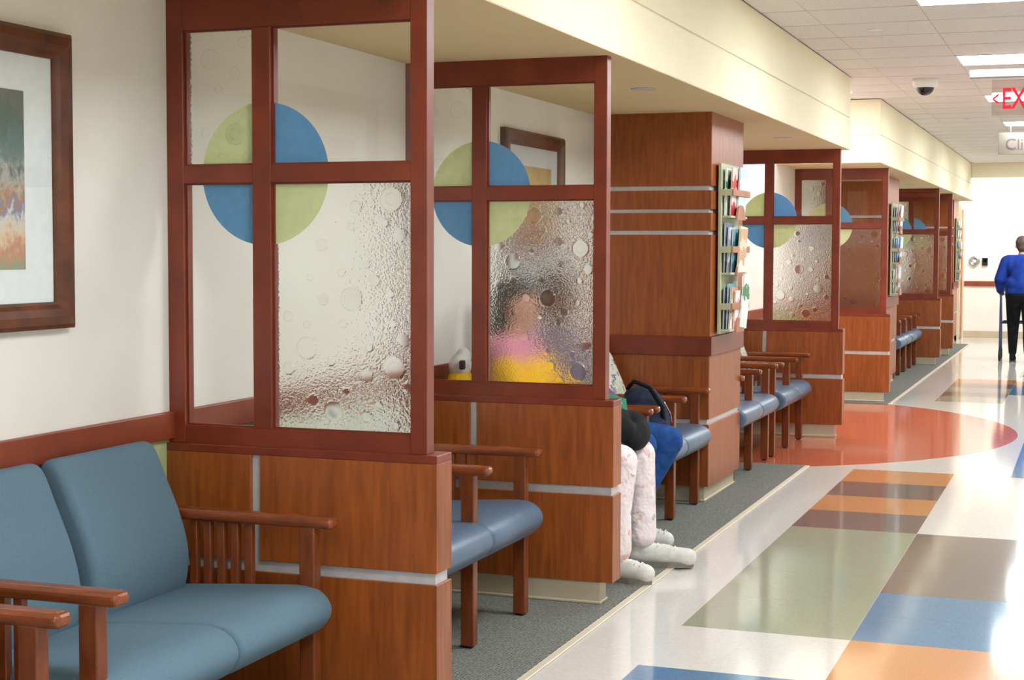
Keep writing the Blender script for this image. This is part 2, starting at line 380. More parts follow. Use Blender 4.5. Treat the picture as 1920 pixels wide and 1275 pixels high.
for mt, a, b_ in (('tile_olive',15.64,16.25), ('tile_brown',16.25,16.75), ('tile_olive',16.75,17.35), ('tile_brown',17.35,17.9), ('tile_orange',17.9,18.5)): block(mt, -1.41, -.78, [a, b_])
block('tile_blue', -.78, .46, [16.6, 17.15, 17.75])
block('tile_orange', -.78, .46, [17.75, 18.35])
block('tile_olive', -.78, .46, [19.0, 19.6, 20.2])
# salmon half-disc by the side entrance, with its strip inside the bays
bm = bmesh.new(); cxs, cys, rs = -3.25, 12.87, 2.72
a0 = math.acos((CX+.03-cxs)/rs); pts = [(cxs+rs*math.cos(a0*(1-2*k/48)), cys+rs*math.sin(a0*(1-2*k/48))*-1) for k in range(49)]
ylo, yhi = pts[0][1], pts[-1][1]
pts = [(WX, ylo)] + pts + [(WX, yhi)]
lo = [bm.verts.new((x, y, -.004)) for x, y in pts]; hi = [bm.verts.new((x, y, .001)) for x, y in pts]
bm.faces.new(lo[::-1]); bm.faces.new(hi)
for k in range(len(pts)): bm.faces.new((lo[k], lo[(k+1)%len(pts)], hi[(k+1)%len(pts)], hi[k]))
o = link('floor_inlay', bm_mesh(bm), 'tile_salmon', fl); o.location = -fl.location
Y_S0, Y_S1 = ylo, yhi
for nm, y0, y1, lab in (('carpet', BACK, Y_S0, 'grey-green ribbed carpet strip under the nearer waiting seats'), ('carpet', Y_S1, 25.3, 'grey-green carpet strip under the far row of seats')):
    o = tag(box(nm, WX, CX, y0, y1, 0, .008, 'carpet'), lab, 'carpet')
    e = box('edge_strip', CX, CX+.033, y0, y1, 0, .0075, 'edge_strip', None, .003, 1); e.location -= o.location; e.parent = o
wl = struct(box('wall_left', WX-.15, WX, BACK-.15, 26.15, .9, CEIL, 'wall_paint'))
wg = box('wainscot', WX-.15, WX, BACK-.15, 26.15, 0, .9, 'wall_green'); wg.location -= wl.location; wg.parent = wl
struct(box('wall_right', RX, RX+.15, BACK-.15, FAR+.15, 0, CEIL, 'wall_paint'))
struct(box('wall_back', WX-.15, RX+.15, BACK-.15, BACK, 0, CEIL, 'wall_paint'))
struct(box('wall_far', -2.05, RX+.15, FAR, FAR+.15, 0, CEIL, 'wall_paint'))
struct(box('wall_end', -2.2, -2.05, 26.15, FAR+.15, 0, CEIL, 'wall_paint'))
struct(box('wall_return', WX-.15, -2.05, 26.15, 26.3, 0, CEIL, 'wall_paint'))
struct(box('trim_1', WX, WX+.02, BACK, 26.15, .852, .937, 'rail_wood', None, .004, 2))
struct(box('trim_2', -2.05, RX, FAR-.02, FAR, .852, .937, 'rail_wood', None, .004, 2))
struct(box('trim_3', RX-.02, RX, BACK, FAR, .852, .937, 'rail_wood', None, .004, 2))
struct(box('baseboard_left', WX, WX+.008, BACK, 26.15, .008, .1, 'toe_kick'))
struct(box('baseboard_far', -2.05, RX, FAR-.01, FAR, 0, .11, 'toe_kick', None, .003, 1))
struct(box('baseboard_right', RX-.01, RX, BACK, FAR, 0, .11, 'toe_kick', None, .003, 1))
# soffits over the bays: lower band, reveal, upper band
for nm, y0, y1 in (('soffit_1', BACK, 12.52), ('soffit_2', 14.36, 26.15)):
    s = struct(box(nm, WX, SX, y0, y1, SOF, 2.46, 'soffit_paint', None, .003, 1))
    a = box('underside', WX, SX-.002, y0+.002, y1-.002, SOF-.001, SOF+.002, 'soffit_shade'); a.location -= s.location; a.parent = s
    a = box('reveal', WX, SX-.012, y0+.012, y1-.012, 2.46, 2.47, 'soffit_paint'); a.location -= s.location; a.parent = s
    a = box('upper_band', WX, SX-.004, y0+.004, y1-.004, 2.47, CEIL, 'soffit_paint', None, .003, 1); a.location -= s.location; a.parent = s
cl = struct(box('ceiling', WX-.15, RX+.15, BACK-.15, FAR+.15, CEIL+.012, CEIL+.1, 'ceiling_grid'))
struct(box('trim_4', SX, RX, 25.3, 25.45, 2.56, CEIL+.012, 'soffit_paint'))     # bulkhead across the corridor
GX = [-1.795, -1.54, -.93, -.32, .29, .90, 1.6]; PY = .594
LIGHT_ROWS = [8.366 + 2.97*k for k in range(-4, 6)]
light_cells = set()
tile_me = {}
def ctile(x0, x1, y0, y1, nm='ceiling_tile'):
    key = (round(x1-x0, 3), round(y1-y0, 3))
    if key not in tile_me:
        bm = bmesh.new(); box_bm(bm, -(x1-x0)/2+.0015, (x1-x0)/2-.0015, -(y1-y0)/2+.012, (y1-y0)/2-.012, 0, .014)
        tile_me[key] = bm_mesh(bm)
    o = link(nm, tile_me[key], 'ceiling_tile', cl); o.location = Vector(((x0+x1)/2, (y0+y1)/2, CEIL)) - cl.location
ROW0 = 8.366 - PY
j = 0; y = ROW0
while y < 25.2:
    y1 = min(y+PY, 25.3)
    lit = any(abs(y-q) < .05 for q in LIGHT_ROWS)
    for i in range(4):
        x0, x1 = GX[i], GX[i+1]
        if lit and i in (2, 3): continue
        if i == 0 and (y > 12.45 and y1 < 14.4):
            ctile(-2.14, -1.54, y, y1); ctile(-2.72, -2.14, y, y1); continue
        ctile(x0, x1, y, y1)
    y = y1
# plain ceiling where the photograph shows no single tiles
for k, (x0, x1, y0, y1) in enumerate(((.29, 1.6, ROW0, 25.3), (SX, -.93, BACK, ROW0), (.29, 1.6, BACK, ROW0), (-2.05, 1.6, 25.45, FAR))):
    o = box('ceiling_panel', x0, x1, y0, y1, CEIL, CEIL+.012, 'ceiling_tile'); o.location -= cl.location; o.parent = cl
yy = BACK
for q in [r for r in LIGHT_ROWS if r < ROW0] + [ROW0]:
    if q > yy:
        o = box('ceiling_panel', -.93, .29, yy, q, CEIL, CEIL+.012, 'ceiling_tile'); o.location -= cl.location; o.parent = cl
    yy = q + PY
# door and frame at the far end of the bay wall
d1 = struct(box('door_1', -2.05, -2.035, 26.42, 27.1, .01, 2.1, 'door_wood'))
for nm, a, b_, z0, z1 in (('door_frame',26.34,26.42,0,2.18), ('door_frame',27.1,27.2,0,2.18), ('door_frame',26.42,27.1,2.1,2.18)):
    o = box(nm, -2.05, -2.015, a, b_, z0, z1, 'door_frame'); o.location -= d1.location; o.parent = d1
o = box('kick_plate', -2.036, -2.032, 26.44, 27.08, .02, .12, 'steel'); o.location -= d1.location; o.parent = d1

# ---------------------------------------------------------------- ceiling fixtures
ordw = ['nearest', 'second', 'third', 'fourth', 'fifth', 'sixth', 'seventh', 'eighth', 'ninth', 'tenth']
vis = 0
for k, q in enumerate(LIGHT_ROWS):
    if q < BACK: continue
    t_ = empty('ceiling_light', (-.32, q+PY/2, CEIL))
    box('housing', -.61, .61, -PY/2, PY/2, .004, .012, 'white_plastic', t_)
    box('diffuser', -.595, .595, -PY/2+.015, PY/2-.015, -.004, .004, 'lamp', t_, .001, 1)
    for a in ((-.61, .61, -PY/2+.003, -PY/2+.015), (-.61, .61, PY/2-.015, PY/2-.003), (-.61, -.595, -PY/2+.015, PY/2-.015), (.595, .61, -PY/2+.015, PY/2-.015)):
        box('frame', *a, -.005, .004, 'white_plastic', t_)
    seen = q > 8
    if seen: vis += 1
    tag(t_, ('glowing fluorescent ceiling panel, ' + ordw[vis-1] + ' of the row down the corridor') if seen else 'fluorescent ceiling panel above the camera, outside the frame', 'ceiling light', 'fluorescent ceiling panels' if seen else 'overhead panels outside the frame')
t_ = empty('ceiling_light', (-2.25, 13.43, CEIL))
box('diffuser', -.28, .28, -.28, .28, -.006, -.001, 'lamp_alcove', t_); box('housing', -.3, .3, -.3, .3, -.001, .0, 'white_plastic', t_)
tag(t_, 'square ceiling light over the salmon-floored side entrance', 'ceiling light')
t_ = empty('ceiling_light', (-.9, 26.4, CEIL))
box('diffuser', -.6, .6, -.3, .3, -.006, -.001, 'lamp_end', t_); box('housing', -.62, .62, -.32, .32, -.001, .0, 'white_plastic', t_)
tag(t_, 'ceiling light behind the bulkhead before the far wall', 'ceiling light')
def ring_light(x, y, lab):
    t_ = empty('recessed_downlight', (x, y, SOF))
    link('trim_ring', bm_mesh(lathe([(.042, 0), (.062, -.001), (.065, -.004), (.058, -.006), (.044, -.004)], 28)), 'metal_strip', t_, None, True)
    link('lens', bm_mesh(lathe([(.043, -.003), (.043, -.0015), (0, -.0015)], 24)), 'white_plastic', t_)
    tag(t_, lab, 'downlight', 'recessed downlights in the soffit')
ring_light(-2.056, 7.445, 'small unlit downlight in the soffit just past the second glass screen')
ring_light(-2.04, 10.995, 'small unlit downlight in the soffit beyond the nearest wood column')
ring_light(-2.058, 19.15, 'small unlit downlight in the far soffit over the far seats')
def sprinkler(x, y, lab):
    link_o = link('sprinkler_plate', bm_mesh(lathe([(.0, -.006), (.03, -.006), (.042, -.003), (.044, 0)], 24)), 'white_plastic', None, (x, y, CEIL), True)
    tag(link_o, lab, 'sprinkler', 'ceiling sprinkler plates')
sprinkler(-1.278, 9.841, 'round white plate on the ceiling before the dome camera')
sprinkler(-1.23, 16.82, 'round ceiling plate just left of the hanging clinic sign')
sprinkler(-1.17, 20.58, 'small round ceiling plate farthest down the corridor')
t_ = empty('dome_camera', (-1.268, 12.80, CEIL))
link('mount', bm_mesh(lathe([(.095, 0), (.098, -.006), (.096, -.05), (.088, -.062), (.07, -.064)], 32)), 'white_plastic', t_, None, True)
link('dome', bm_mesh(lathe([(.07, -.062), (.069, -.075), (.06, -.098), (.042, -.117), (.02, -.126), (0, -.128)], 32)), 'dome', t_, None, True)
link('collar', bm_mesh(lathe([(.078, -.058), (.08, -.064), (.074, -.07), (.069, -.068)], 32)), 'white_plastic', t_, None, True)
tag(t_, 'black dome security camera on a white ceiling mount', 'camera')

# hanging exit sign: clear acrylic blade under a white canopy
t_ = empty('exit_sign', (-.42, 11.5, CEIL-.043))
box('canopy', -.42, .34, -.03, .03, -.1, -.045, 'fixture_grey', t_, .006, 2); box('stem', -.05, .05, -.012, .012, -.03, .043, 'white_plastic', t_)
box('blade', -.27, .34, -.004, .004, -.36, -.115, 'acrylic', t_, .001, 1)
me = text_mesh('EXIT', .2, .002, .66, .0035); a = link('letters', me, 'exit_red', t_, (-.205, -.0055, -.312)); a.rotation_euler = (math.pi/2, 0, 0)
me = text_mesh('<', .13, .002, .6, .003); a = link('arrow', me, 'exit_red', t_, (-.268, -.0055, -.292)); a.rotation_euler = (math.pi/2, 0, 0)
tag(t_, 'hanging exit sign with red letters and left-pointing arrow', 'sign')
t_ = empty('hanging_sign', (-.55, 17.5, CEIL))
box('panel', -.425, .425, -.008, .008, -.328, -.1, 'sign_panel', t_, .002, 1)
for s in (-.3, .3): box('hanger', s-.006, s+.006, -.003, .003, -.1, 0, 'steel', t_)
me = text_mesh('Clinic', .165, .002, .98); a = link('lettering', me, 'sign_text', t_, (-.355, -.0095, -.275)); a.rotation_euler = (math.pi/2, 0, 0)
tag(t_, 'beige hanging sign reading Clinic in grey letters', 'sign')

# fixtures on the far wall
t_ = empty('wall_plate', (-1.87, FAR, 1.262)); 
a = link('plate', bm_mesh(lathe([(.088, 0), (.09, .012), (.08, .03), (.062, .036), (.055, .03), (0, .03)], 28)), 'steel', t_, None, True); a.rotation_euler = (math.pi/2, 0, 0)
a = link('button', bm_mesh(lathe([(.03, .029), (.028, .04), (0, .042)], 20)), 'white_plastic', t_, None, True); a.rotation_euler = (math.pi/2, 0, 0)
tag(t_, 'round silver plate on the far white wall', 'wall plate')
t_ = empty('card_reader', (-1.698, FAR, 1.257)); box('case', -.045, .045, -.03, 0, -.065, .065, 'black_plastic', t_, .006, 2); box('face', -.03, .03, -.032, -.03, -.01, .045, 'dome', t_)
tag(t_, 'small black box on the far wall beside the round plate', 'card reader')

# ---------------------------------------------------------------- glass screens
FX0, FX1 = WX, -1.84                       # frame
CAPX = -1.80; ML, MR = -2.42, -2.357       # mullion
ZB, ZT, ZM0, ZM1 = .84, 2.222, 1.650, 1.703
PANES = {'TL': (-2.662, ML, ZM1, 2.12), 'TR': (MR, -1.893, ZM1, 2.12), 'BL': (-2.662, ML, .895, ZM0), 'BR': (MR, -1.893, .895, ZM0)}
BUB = {'BR': [(727,374,22,1),(683,352,7,0),(659,388,11,0),(713,418,8,0),(744,441,12,0),(651,425,7,0),(595,460,11,0),(679,497,7,0),(632,513,7,0),(572,523,6,0),(693,526,11,0),(724,551,7,0),(598,563,11,0),(651,562,21,0),(530,597,10,0),(566,612,7,0),(635,609,7,0),(729,607,7,0),(750,637,12,0),(565,657,20,0),(684,653,7,0),(612,683,6,0),(530,697,11,0),(680,708,11,0),(731,690,21,1),(755,725,7,0),(641,738,7,0),(577,757,11,0),(618,776,19,1),(700,759,6,0),(679,785,10,0),(734,800,7,0)],
       'TL': [(385,100,19,0),(428,129,11,0),(442,70,10,0),(400,160,8,0),(376,242,9,0),(428,247,20,1),(448,292,9,0),(405,290,8,0)]}
BOX = {'BR': (503, 767, 340, 815), 'TL': (342, 463, 43, 308)}
def bub_list(key, flip):
    x0, x1, y0, y1 = BOX[key]; a, b_, c, d = PANES[key]; out = []
    for px, py, r, dbl in BUB[key]:
        u = (px-x0)/(x1-x0); v = (y1-py)/(y1-y0)
        if flip == 1: v = 1-v
        if flip == 2: u = 1-u
        rr = r/590.0
        if u*(b_-a) < rr: u = rr/(b_-a)+.004
        if (1-u)*(b_-a) < rr: u = 1-rr/(b_-a)-.004
        out.append(((u-.5)*(b_-a), (v-.5)*(d-c), rr, dbl))
    return out
CY, PT = .045, .003                        # pane plane behind the screen's face, half thickness
pane_me = {}
def pebbled_pane(key, flip):
    if (key, flip) in pane_me: return pane_me[(key, flip)]
    a, b_, c, d = PANES[key]; w_, h_ = b_-a, d-c; st = .005
    nx, nz = int(w_/st), int(h_/st); bl = bub_list(key, flip)
    X, Z = np.meshgrid(np.linspace(-w_/2, w_/2, nx+1), np.linspace(-h_/2, h_/2, nz+1), indexing='ij')
    rel = np.ones_like(X)
    for u, v, r, _ in bl:
        rel *= np.clip((np.hypot(X-u, Z-v)-r*.96)/.004, 0, 1)
    vs = [(x, -PT, z) for x, z in zip(X.ravel(), Z.ravel())]
    fs = [(i*(nz+1)+k, (i+1)*(nz+1)+k, (i+1)*(nz+1)+k+1, i*(nz+1)+k+1) for i in range(nx) for k in range(nz)]
    nb = len(vs); vs += [(-w_/2,PT,-h_/2), (w_/2,PT,-h_/2), (w_/2,PT,h_/2), (-w_/2,PT,h_/2)]
    fs.append((nb+3, nb+2, nb+1, nb))
    ll = [k for k in range(nz+1)]; rr = [nx*(nz+1)+k for k in range(nz+1)]; bo = [i*(nz+1) for i in range(nx+1)]; tp = [i*(nz+1)+nz for i in range(nx+1)]
    fs += [tuple(ll + [nb+3, nb]), tuple(rr[::-1] + [nb+1, nb+2]), tuple(bo[::-1] + [nb, nb+1]), tuple(tp + [nb+2, nb+3])]
    me = bpy.data.meshes.new('pane'); me.from_pydata(vs, [], fs)
    at = me.attributes.new('relief', 'FLOAT', 'POINT'); val = np.zeros(len(vs), np.float32); val[:nb] = rel.ravel(); at.data.foreach_set('value', val)
    bm = bmesh.new(); bm.from_mesh(me); bmesh.ops.recalc_face_normals(bm, faces=bm.faces); bm.to_mesh(me); bm.free()
    pane_me[(key, flip)] = me
    return me
bub_me = {}
def bubble_mesh(r, dbl):
    k = (round(r, 4), dbl)
    if k not in bub_me:
        h = .0035 + r*.04
        prof = [(0, 0), (r, 0), (r, h*.35), (r*.94, h*.8), (r*.84, h)]
        if dbl: prof += [(r*.52, h), (r*.5, h*1.25), (r*.44, h*1.6), (r*.3, h*1.8), (0, h*1.9)]
        else: prof += [(0, h*1.08)]
        me = bm_mesh(lathe(prof, 20)); me.transform(Matrix.Rotation(math.pi/2, 4, 'X'))
        for p in me.polygons: p.use_smooth = len(p.vertices) > 3 and False
        bub_me[k] = me
    return bub_me[k]
def quarter(key):
    """quarter disc of the coloured roundel that falls within one pane"""
    a, b_, c, d = PANES[key]; cx, cz, r = (ML+MR)/2, (ZM0+ZM1)/2, .218
    sx = -1 if key[1] == 'L' else 1; sz = 1 if key[0] == 'T' else -1
    ex, ez = (ML if sx < 0 else MR), (ZM1 if sz > 0 else ZM0)
    ang0 = math.asin(abs(ez-cz)/r); ang1 = math.acos(abs(ex-cx)/r)
    pts = [(ex, ez)] + [(cx+sx*r*math.cos(ang0+(ang1-ang0)*k/24), cz+sz*r*math.sin(ang0+(ang1-ang0)*k/24)) for k in range(25)]
    ox, oz = (a+b_)/2, (c+d)/2
    bm = bmesh.new()
    f0 = [bm.verts.new((x-ox, -.0005, z-oz)) for x, z in pts]; f1 = [bm.verts.new((x-ox, .0005, z-oz)) for x, z in pts]
    bm.faces.new(f0); bm.faces.new(f1[::-1])
    for k in range(len(pts)): bm.faces.new((f0[k], f0[(k+1)%len(pts)], f1[(k+1)%len(pts)], f1[k]))
    return bm_mesh(bm)
quarter_me = {k: quarter(k) for k in PANES}
QCOL = {'TL': 'frost_green', 'TR': 'frost_blue', 'BL': 'frost_blue', 'BR': 'frost_green'}
def screen(y0, label, flip=0, bubbles=True, zf=.008):
    t_ = empty('glass_screen', (0, y0, 0))
    D = .115
    # lower cabinet: recessed metal core with wood panels standing proud of it
    box('core', WX, CAPX-.01, .012, D-.012, .1, .815, 'metal_strip', t_)
    for yf in ((0, .012), (D-.012, D)):
        box('wood_panel', WX, -2.42, *yf, .49, .815, 'panel_wood', t_, .0015, 1)
        box('wood_panel', -2.39, CAPX, *yf, .49, .815, 'panel_wood', t_, .0015, 1)
        box('wood_panel', WX, CAPX, *yf, .1, .455, 'panel_wood', t_, .0015, 1)
    box('end_panel', CAPX-.01, CAPX, .012, D-.012, .49, .815, 'panel_wood', t_, .001, 1)
    box('end_panel', CAPX-.01, CAPX, .012, D-.012, .1, .455, 'panel_wood', t_, .001, 1)
    box('cap', WX, CAPX, 0, D, .815, ZB, 'trim_wood', t_, .002, 1)
    tk = box('toe_kick', WX, -1.858, .012, D-.012, zf, .1, 'toe_kick', t_)
    a = box('cove', WX, -1.85, .004, D-.004, zf, .02, 'toe_kick', None, .003, 1); a.location -= tk.location; a.parent = tk
    # frame
    f0, f1 = .018, .072
    box('post', FX0, -2.662, f0, f1, ZB, ZT, 'trim_wood', t_, .0015, 1)
    box('post', -1.893, FX1, f0, f1, ZB, ZT, 'trim_wood', t_, .0015, 1)
    box('top_rail', -2.662, -1.893, f0, f1, 2.12, ZT, 'trim_wood', t_)
    box('bottom_rail', -2.662, -1.893, f0, f1, ZB, .895, 'trim_wood', t_)
    box('mullion', ML, MR, f0+.0005, f1-.0005, .895, 2.12, 'trim_wood', t_, .0015, 1)
    box('cross_rail', -2.662, ML, f0+.001, f1-.001, ZM0, ZM1, 'trim_wood', t_)
    box('cross_rail', MR, -1.893, f0+.001, f1-.001, ZM0, ZM1, 'trim_wood', t_)
    for key, (a, b_, c, d) in PANES.items():
        loc = ((a+b_)/2, CY, (c+d)/2)
        if key in ('TR', 'BL'):
            p = box('clear_pane', a, b_, CY-PT, CY+PT, c, d, 'glass_clear', t_)
        else:
            p = link('pebbled_pane', pebbled_pane(key, flip), 'glass_pebbled', t_, loc)
            if bubbles:
                for u, v, r, dbl in bub_list(key, flip):
                    link('bubble', bubble_mesh(r, dbl), 'glass_bubble', p, (u, -PT-.0018, v))
        q = link('roundel_quarter', quarter_me[key], QCOL[key], p, (0, -PT-.0009, 0))
    # glazing beads
    for key, (a, b_, c, d) in PANES.items():
        for bx_ in ((a, a+.006, c, d), (b_-.006, b_, c, d), (a+.006, b_-.006, c, c+.006), (a+.006, b_-.006, d-.006, d)):
            box('glazing_bead', bx_[0], bx_[1], CY-PT-.009, CY-PT-.0005, bx_[2], bx_[3], 'trim_wood', t_)
    tag(t_, label, 'screen', 'glass and cherry-wood screens between the waiting bays')
    return t_
P1, P2, P4, P5, P6, P7 = 4.275, 6.10, 12.30, 15.30, 20.55, 22.50
screen(P1, 'nearest wood-framed glass screen, beside the blue fabric seats', 0)
screen(P2, 'second glass screen, with two seated people blurred behind it', 1)
screen(P4, 'glass screen on the near side of the salmon-floored entrance', 2, True, .001)
screen(P5, 'glass screen on the far side of the salmon-floored entrance', 0)
screen(P6, 'glass screen closing the far row of seats', 1)
screen(P7, 'farthest glass screen, next to the last magazine rack', 0, False)

# ---------------------------------------------------------------- wood-clad columns
def column(y0, y1, label):
    t_ = empty('column', (0, y0, 0)); D = y1-y0; XR = -2.035
    box('core', WX, XR-.012, .012, D-.012, .1, SOF, 'metal_strip', t_)
    def ring(z0, z1, mat, e=0.0, nm='wood_panel'):
        box(nm, WX, XR+e, 0-e, .012, z0, z1, mat, t_, .0015, 1)
        box(nm, XR-.012, XR+e, .012, D-.012, z0, z1, mat, t_, .0015, 1)
        box(nm, WX, XR+e, D-.012, D+e, z0, z1, mat, t_, .0015, 1)
    tk = box('toe_kick', WX, XR-.03, .03, D-.03, .008, .1, 'toe_kick', t_)
    a = box('cove', WX, XR-.022, .022, D-.022, .008, .022, 'toe_kick', None, .003, 1); a.location -= tk.location; a.parent = tk
    ring(.1, .455, 'panel_wood'); ring(.485, .848, 'panel_wood'); ring(.848, .955, 'trim_wood', .016, 'band')
    zs = [.955, 1.531, 1.556, 1.656, 1.677, 1.782, 1.808, SOF]
    for k in range(0, 8, 2): ring(zs[k], zs[k+1], 'panel_wood', .003)
    tag(t_, label, 'column', 'wood-clad columns with magazine racks')
column(8.80, 9.65, 'nearest wood-clad column with silver strips and a magazine rack')
column(16.85, 17.9, 'second wood column, just beyond the side entrance')
column(25.2, 26.1, 'farthest wood column at the end of the bays')

# ---------------------------------------------------------------- magazine racks
def rack(y0, label, whose, mags, W=.47):
    X0 = -2.016
    t_ = empty('magazine_rack', (X0, y0, 0))
    box('back_panel', 0, .018, 0, W, .965, 1.94, 'rack_green', t_, .002, 1)
    for z in (1.63, 1.305, .98):
        box('shelf', .018, .072, .01, W-.01, z, z+.012, 'rack_green', t_, .001, 1)
        box('bracket', .018, .078, 0, .012, z+.125, z+.162, 'rack_green', t_, .001, 1)
        box('bracket', .018, .078, W-.012, W, z+.125, z+.162, 'rack_green', t_, .001, 1)
        box('front_bar', .078, .088, 0, W, z+.125, z+.162, 'rack_brown', t_, .002, 1)
        # half-round tongue at the pocket's foot
        bm = bmesh.new(); pts = [(W/2+.11*math.cos(math.pi*k/16), z+.085*math.sin(math.pi*k/16)-.01) for k in range(17)]
        f0 = [bm.verts.new((.074, a, b_)) for a, b_ in pts]; f1 = [bm.verts.new((.086, a, b_)) for a, b_ in pts]
        bm.faces.new(f0); bm.faces.new(f1[::-1])
        for k in range(17): bm.faces.new((f0[k], f0[(k+1)%17], f1[(k+1)%17], f1[k]))
        link('tongue', bm_mesh(bm), 'rack_brown', t_)
    tag(t_, label, 'magazine rack', 'magazine racks')
    for pocket, z, row in (('top', 1.63, mags[0]), ('middle', 1.305, mags[1]), ('bottom', .98, mags[2])):
        for k, (col, dy, h, tilt) in enumerate(row):
            m_ = empty('magazine', (X0+.027+k*.0125, y0+dy+.1, z+.0125))
            wd = .2 if h < .285 else .19
            box('pages', .001, .0075, -wd/2+.001, wd/2-.001, .001, h-.001, 'paper', m_)
            box('cover', .0075, .009, -wd/2, wd/2, 0, h, 'cover_'+col, m_)
            box('cover', -.0005, .001, -wd/2, wd/2, 0, h, 'cover_'+col, m_)
            m_.rotation_euler = (math.radians(tilt)*.35, math.radians(1.0+k*.7), 0)
            tag(m_, f'{col}-covered magazine in the {pocket} pocket of the {whose} rack', 'magazine', f'magazines in the {whose} rack')
rack(8.905, 'magazine rack on the nearest wood column, pale green back', 'nearest',
     [[('green',.03,.27,0), ('black',.12,.25,0), ('red',.06,.275,2), ('white',.19,.28,-3)],
      [('navy',.02,.285,0), ('grey',.05,.26,0), ('teal',.1,.25,2), ('yellow',.2,.265,-8), ('cream',.15,.25,4)],
      [('black',.02,.24,0), ('teal',.05,.26,0), ('cream',.06,.24,0), ('pink',.12,.22,2), ('green',.21,.31,-16)]])
rack(17.05, 'magazine rack on the second wood column beyond the side entrance', 'middle',
     [[('black',.03,.25,0), ('grey',.08,.26,0), ('red',.13,.29,2), ('white',.2,.28,-2)],
      [('navy',.03,.26,0), ('teal',.08,.25,0), ('blue',.12,.26,2), ('white',.2,.27,-8)],
      [('grey',.04,.25,0), ('cream',.12,.26,0), ('white',.2,.28,-6)]])
rack(25.4, 'farthest magazine rack, beside the door at the end', 'farthest',
     [[('green',.04,.26,0), ('white',.2,.3,-14)], [('navy',.04,.26,0), ('grey',.1,.25,0), ('white',.19,.26,-4)], [('black',.05,.25,0), ('cream',.18,.28,-8)]])

# ---------------------------------------------------------------- framed pictures
def picture(y0, y1, art, label, ay0, ay1, az0=1.39, az1=1.868):
    t_ = empty('framed_picture', (WX, (y0+y1)/2, 1.63)); h = (y1-y0)/2; z0, z1 = 1.225-1.63, 2.04-1.63; W = .074
    box('mat_board', .008, .012, -h+.05, h-.05, z0+.05, z1-.05, 'mat_board', t_)
    box('artwork', .012, .0135, ay0-(y0+y1)/2, ay1-(y0+y1)/2, az0-1.63, az1-1.63, art, t_)
    box('backing', 0, .008, -h+.01, h-.01, z0+.01, z1-.01, 'paper', t_)
    # mitred moulding: four lengths with a stepped, rounded section
    prof = [(0, 0), (0, .028), (.012, .038), (.035, .04), (.055, .03), (.066, .022), (W, .018), (W, 0)]   # (inset, height)
    cor = [(-h, z0), (h, z0), (h, z1), (-h, z1)]; inn = [(1, 1), (-1, 1), (-1, -1), (1, -1)]
    for s in range(4):
        bm = bmesh.new(); ra = []
        for q in (s, (s+1) % 4):
            ra.append([bm.verts.new((ht, cor[q][0]+inn[q][0]*i, cor[q][1]+inn[q][1]*i)) for i, ht in prof])
        n = len(prof)
        for k in range(n): bm.faces.new((ra[0][k], ra[0][(k+1)%n], ra[1][(k+1)%n], ra[1][k]))
        bm.faces.new(ra[0][::-1]); bm.faces.new(ra[1])
        link('frame_side', bm_mesh(bm), 'picture_wood', t_)
    box('glazing', .0145, .016, -h+.06, h-.06, z0+.06, z1-.06, 'glass_clear', t_)
    tag(t_, label, 'picture', 'framed landscape prints')
picture(2.85, 3.768, 'painting_forest', 'framed woodland painting on the wall above the blue fabric seats', 3.03, 3.572)
picture(7.25, 8.157, 'painting_autumn', 'framed golden landscape seen through the second glass screen', 7.42, 7.982)

# ---------------------------------------------------------------- tandem seats
SEAT = smooth_profile([(-.27,.345), (-.1,.335), (.12,.335), (.26,.338), (.335,.352), (.378,.405), (.362,.455), (.3,.482), (.15,.476), (-.05,.462), (-.2,.45), (-.275,.44), (-.285,.39)], 4)
BACKP = smooth_profile([(-.145,.44), (-.12,.41), (-.085,.45), (-.072,.55), (-.098,.66), (-.15,.78), (-.185,.855), (-.215,.877), (-.25,.868), (-.262,.83), (-.25,.7), (-.225,.55), (-.185,.45)], 4)
arm_parts = None
def build_unit(name, ys, arms, seat_mat, back_mat, sx=0.0, bw=.02):
    """seats between consecutive ys, arm frames at 'arms' (local y); local x=0 is the seat's middle"""
    t_ = empty(name)
    for a, b_ in zip(ys, ys[1:]):
        wd = (b_-a)-.004
        s = link('seat', bm_mesh(cushion(SEAT, wd, .02)), seat_mat, t_, (sx, (a+b_)/2, -.022), True)
        k = link('backrest', bm_mesh(cushion(BACKP, wd-bw, .026)), back_mat, t_, (0, (a+b_)/2-bw*.25, -.012), True)
    box('seat_rail', .14, .18, ys[0]+.01, ys[-1]-.01, .27, .314, 'leg_wood', t_, .003, 1)
    box('seat_rail', -.24, -.2, ys[0]+.01, ys[-1]-.01, .27, .314, 'leg_wood', t_, .003, 1)
    for y in arms:
        # front and rear legs, arm with rounded ends, slats, stretcher
        box('leg', .275, .325, y-.022, y+.022, .008, .632, 'leg_wood', t_, .004, 2)
        box('leg', -.25, -.205, y-.022, y+.022, .008, .632, 'leg_wood', t_, .004, 2)
        bm = bmesh.new(); box_bm(bm, -.27, .385, y-.03, y+.03, .628, .664, .0165, 4)
        link('arm', bm_mesh(bm), 'arm_wood', t_)
        for k in range(5):
            xs = -.085 + k*.0465
            box('slat', xs-.0125, xs+.0125, y-.012, y+.012, .336, .632, 'leg_wood', t_, .002, 1)
        box('stretcher', -.205, .275, y-.018, y+.018, .295, .336, 'leg_wood', t_, .003, 1)
        for xx in (.3, -.228):
            box('glide', xx-.015, xx+.015, y-.015, y+.015, .0, .008, 'black_plastic', t_)
    return t_
CHX = -2.395
u0 = build_unit('tandem_seat', [-.535, 0, .535], [-.535, .535], 'fabric_blue', 'fabric_blue', 0, .05)
u0.location = (CHX-.037, 3.573, .008); tag(u0, 'blue-grey fabric two-seater with slatted wooden arms under the woodland painting', 'bench seat')
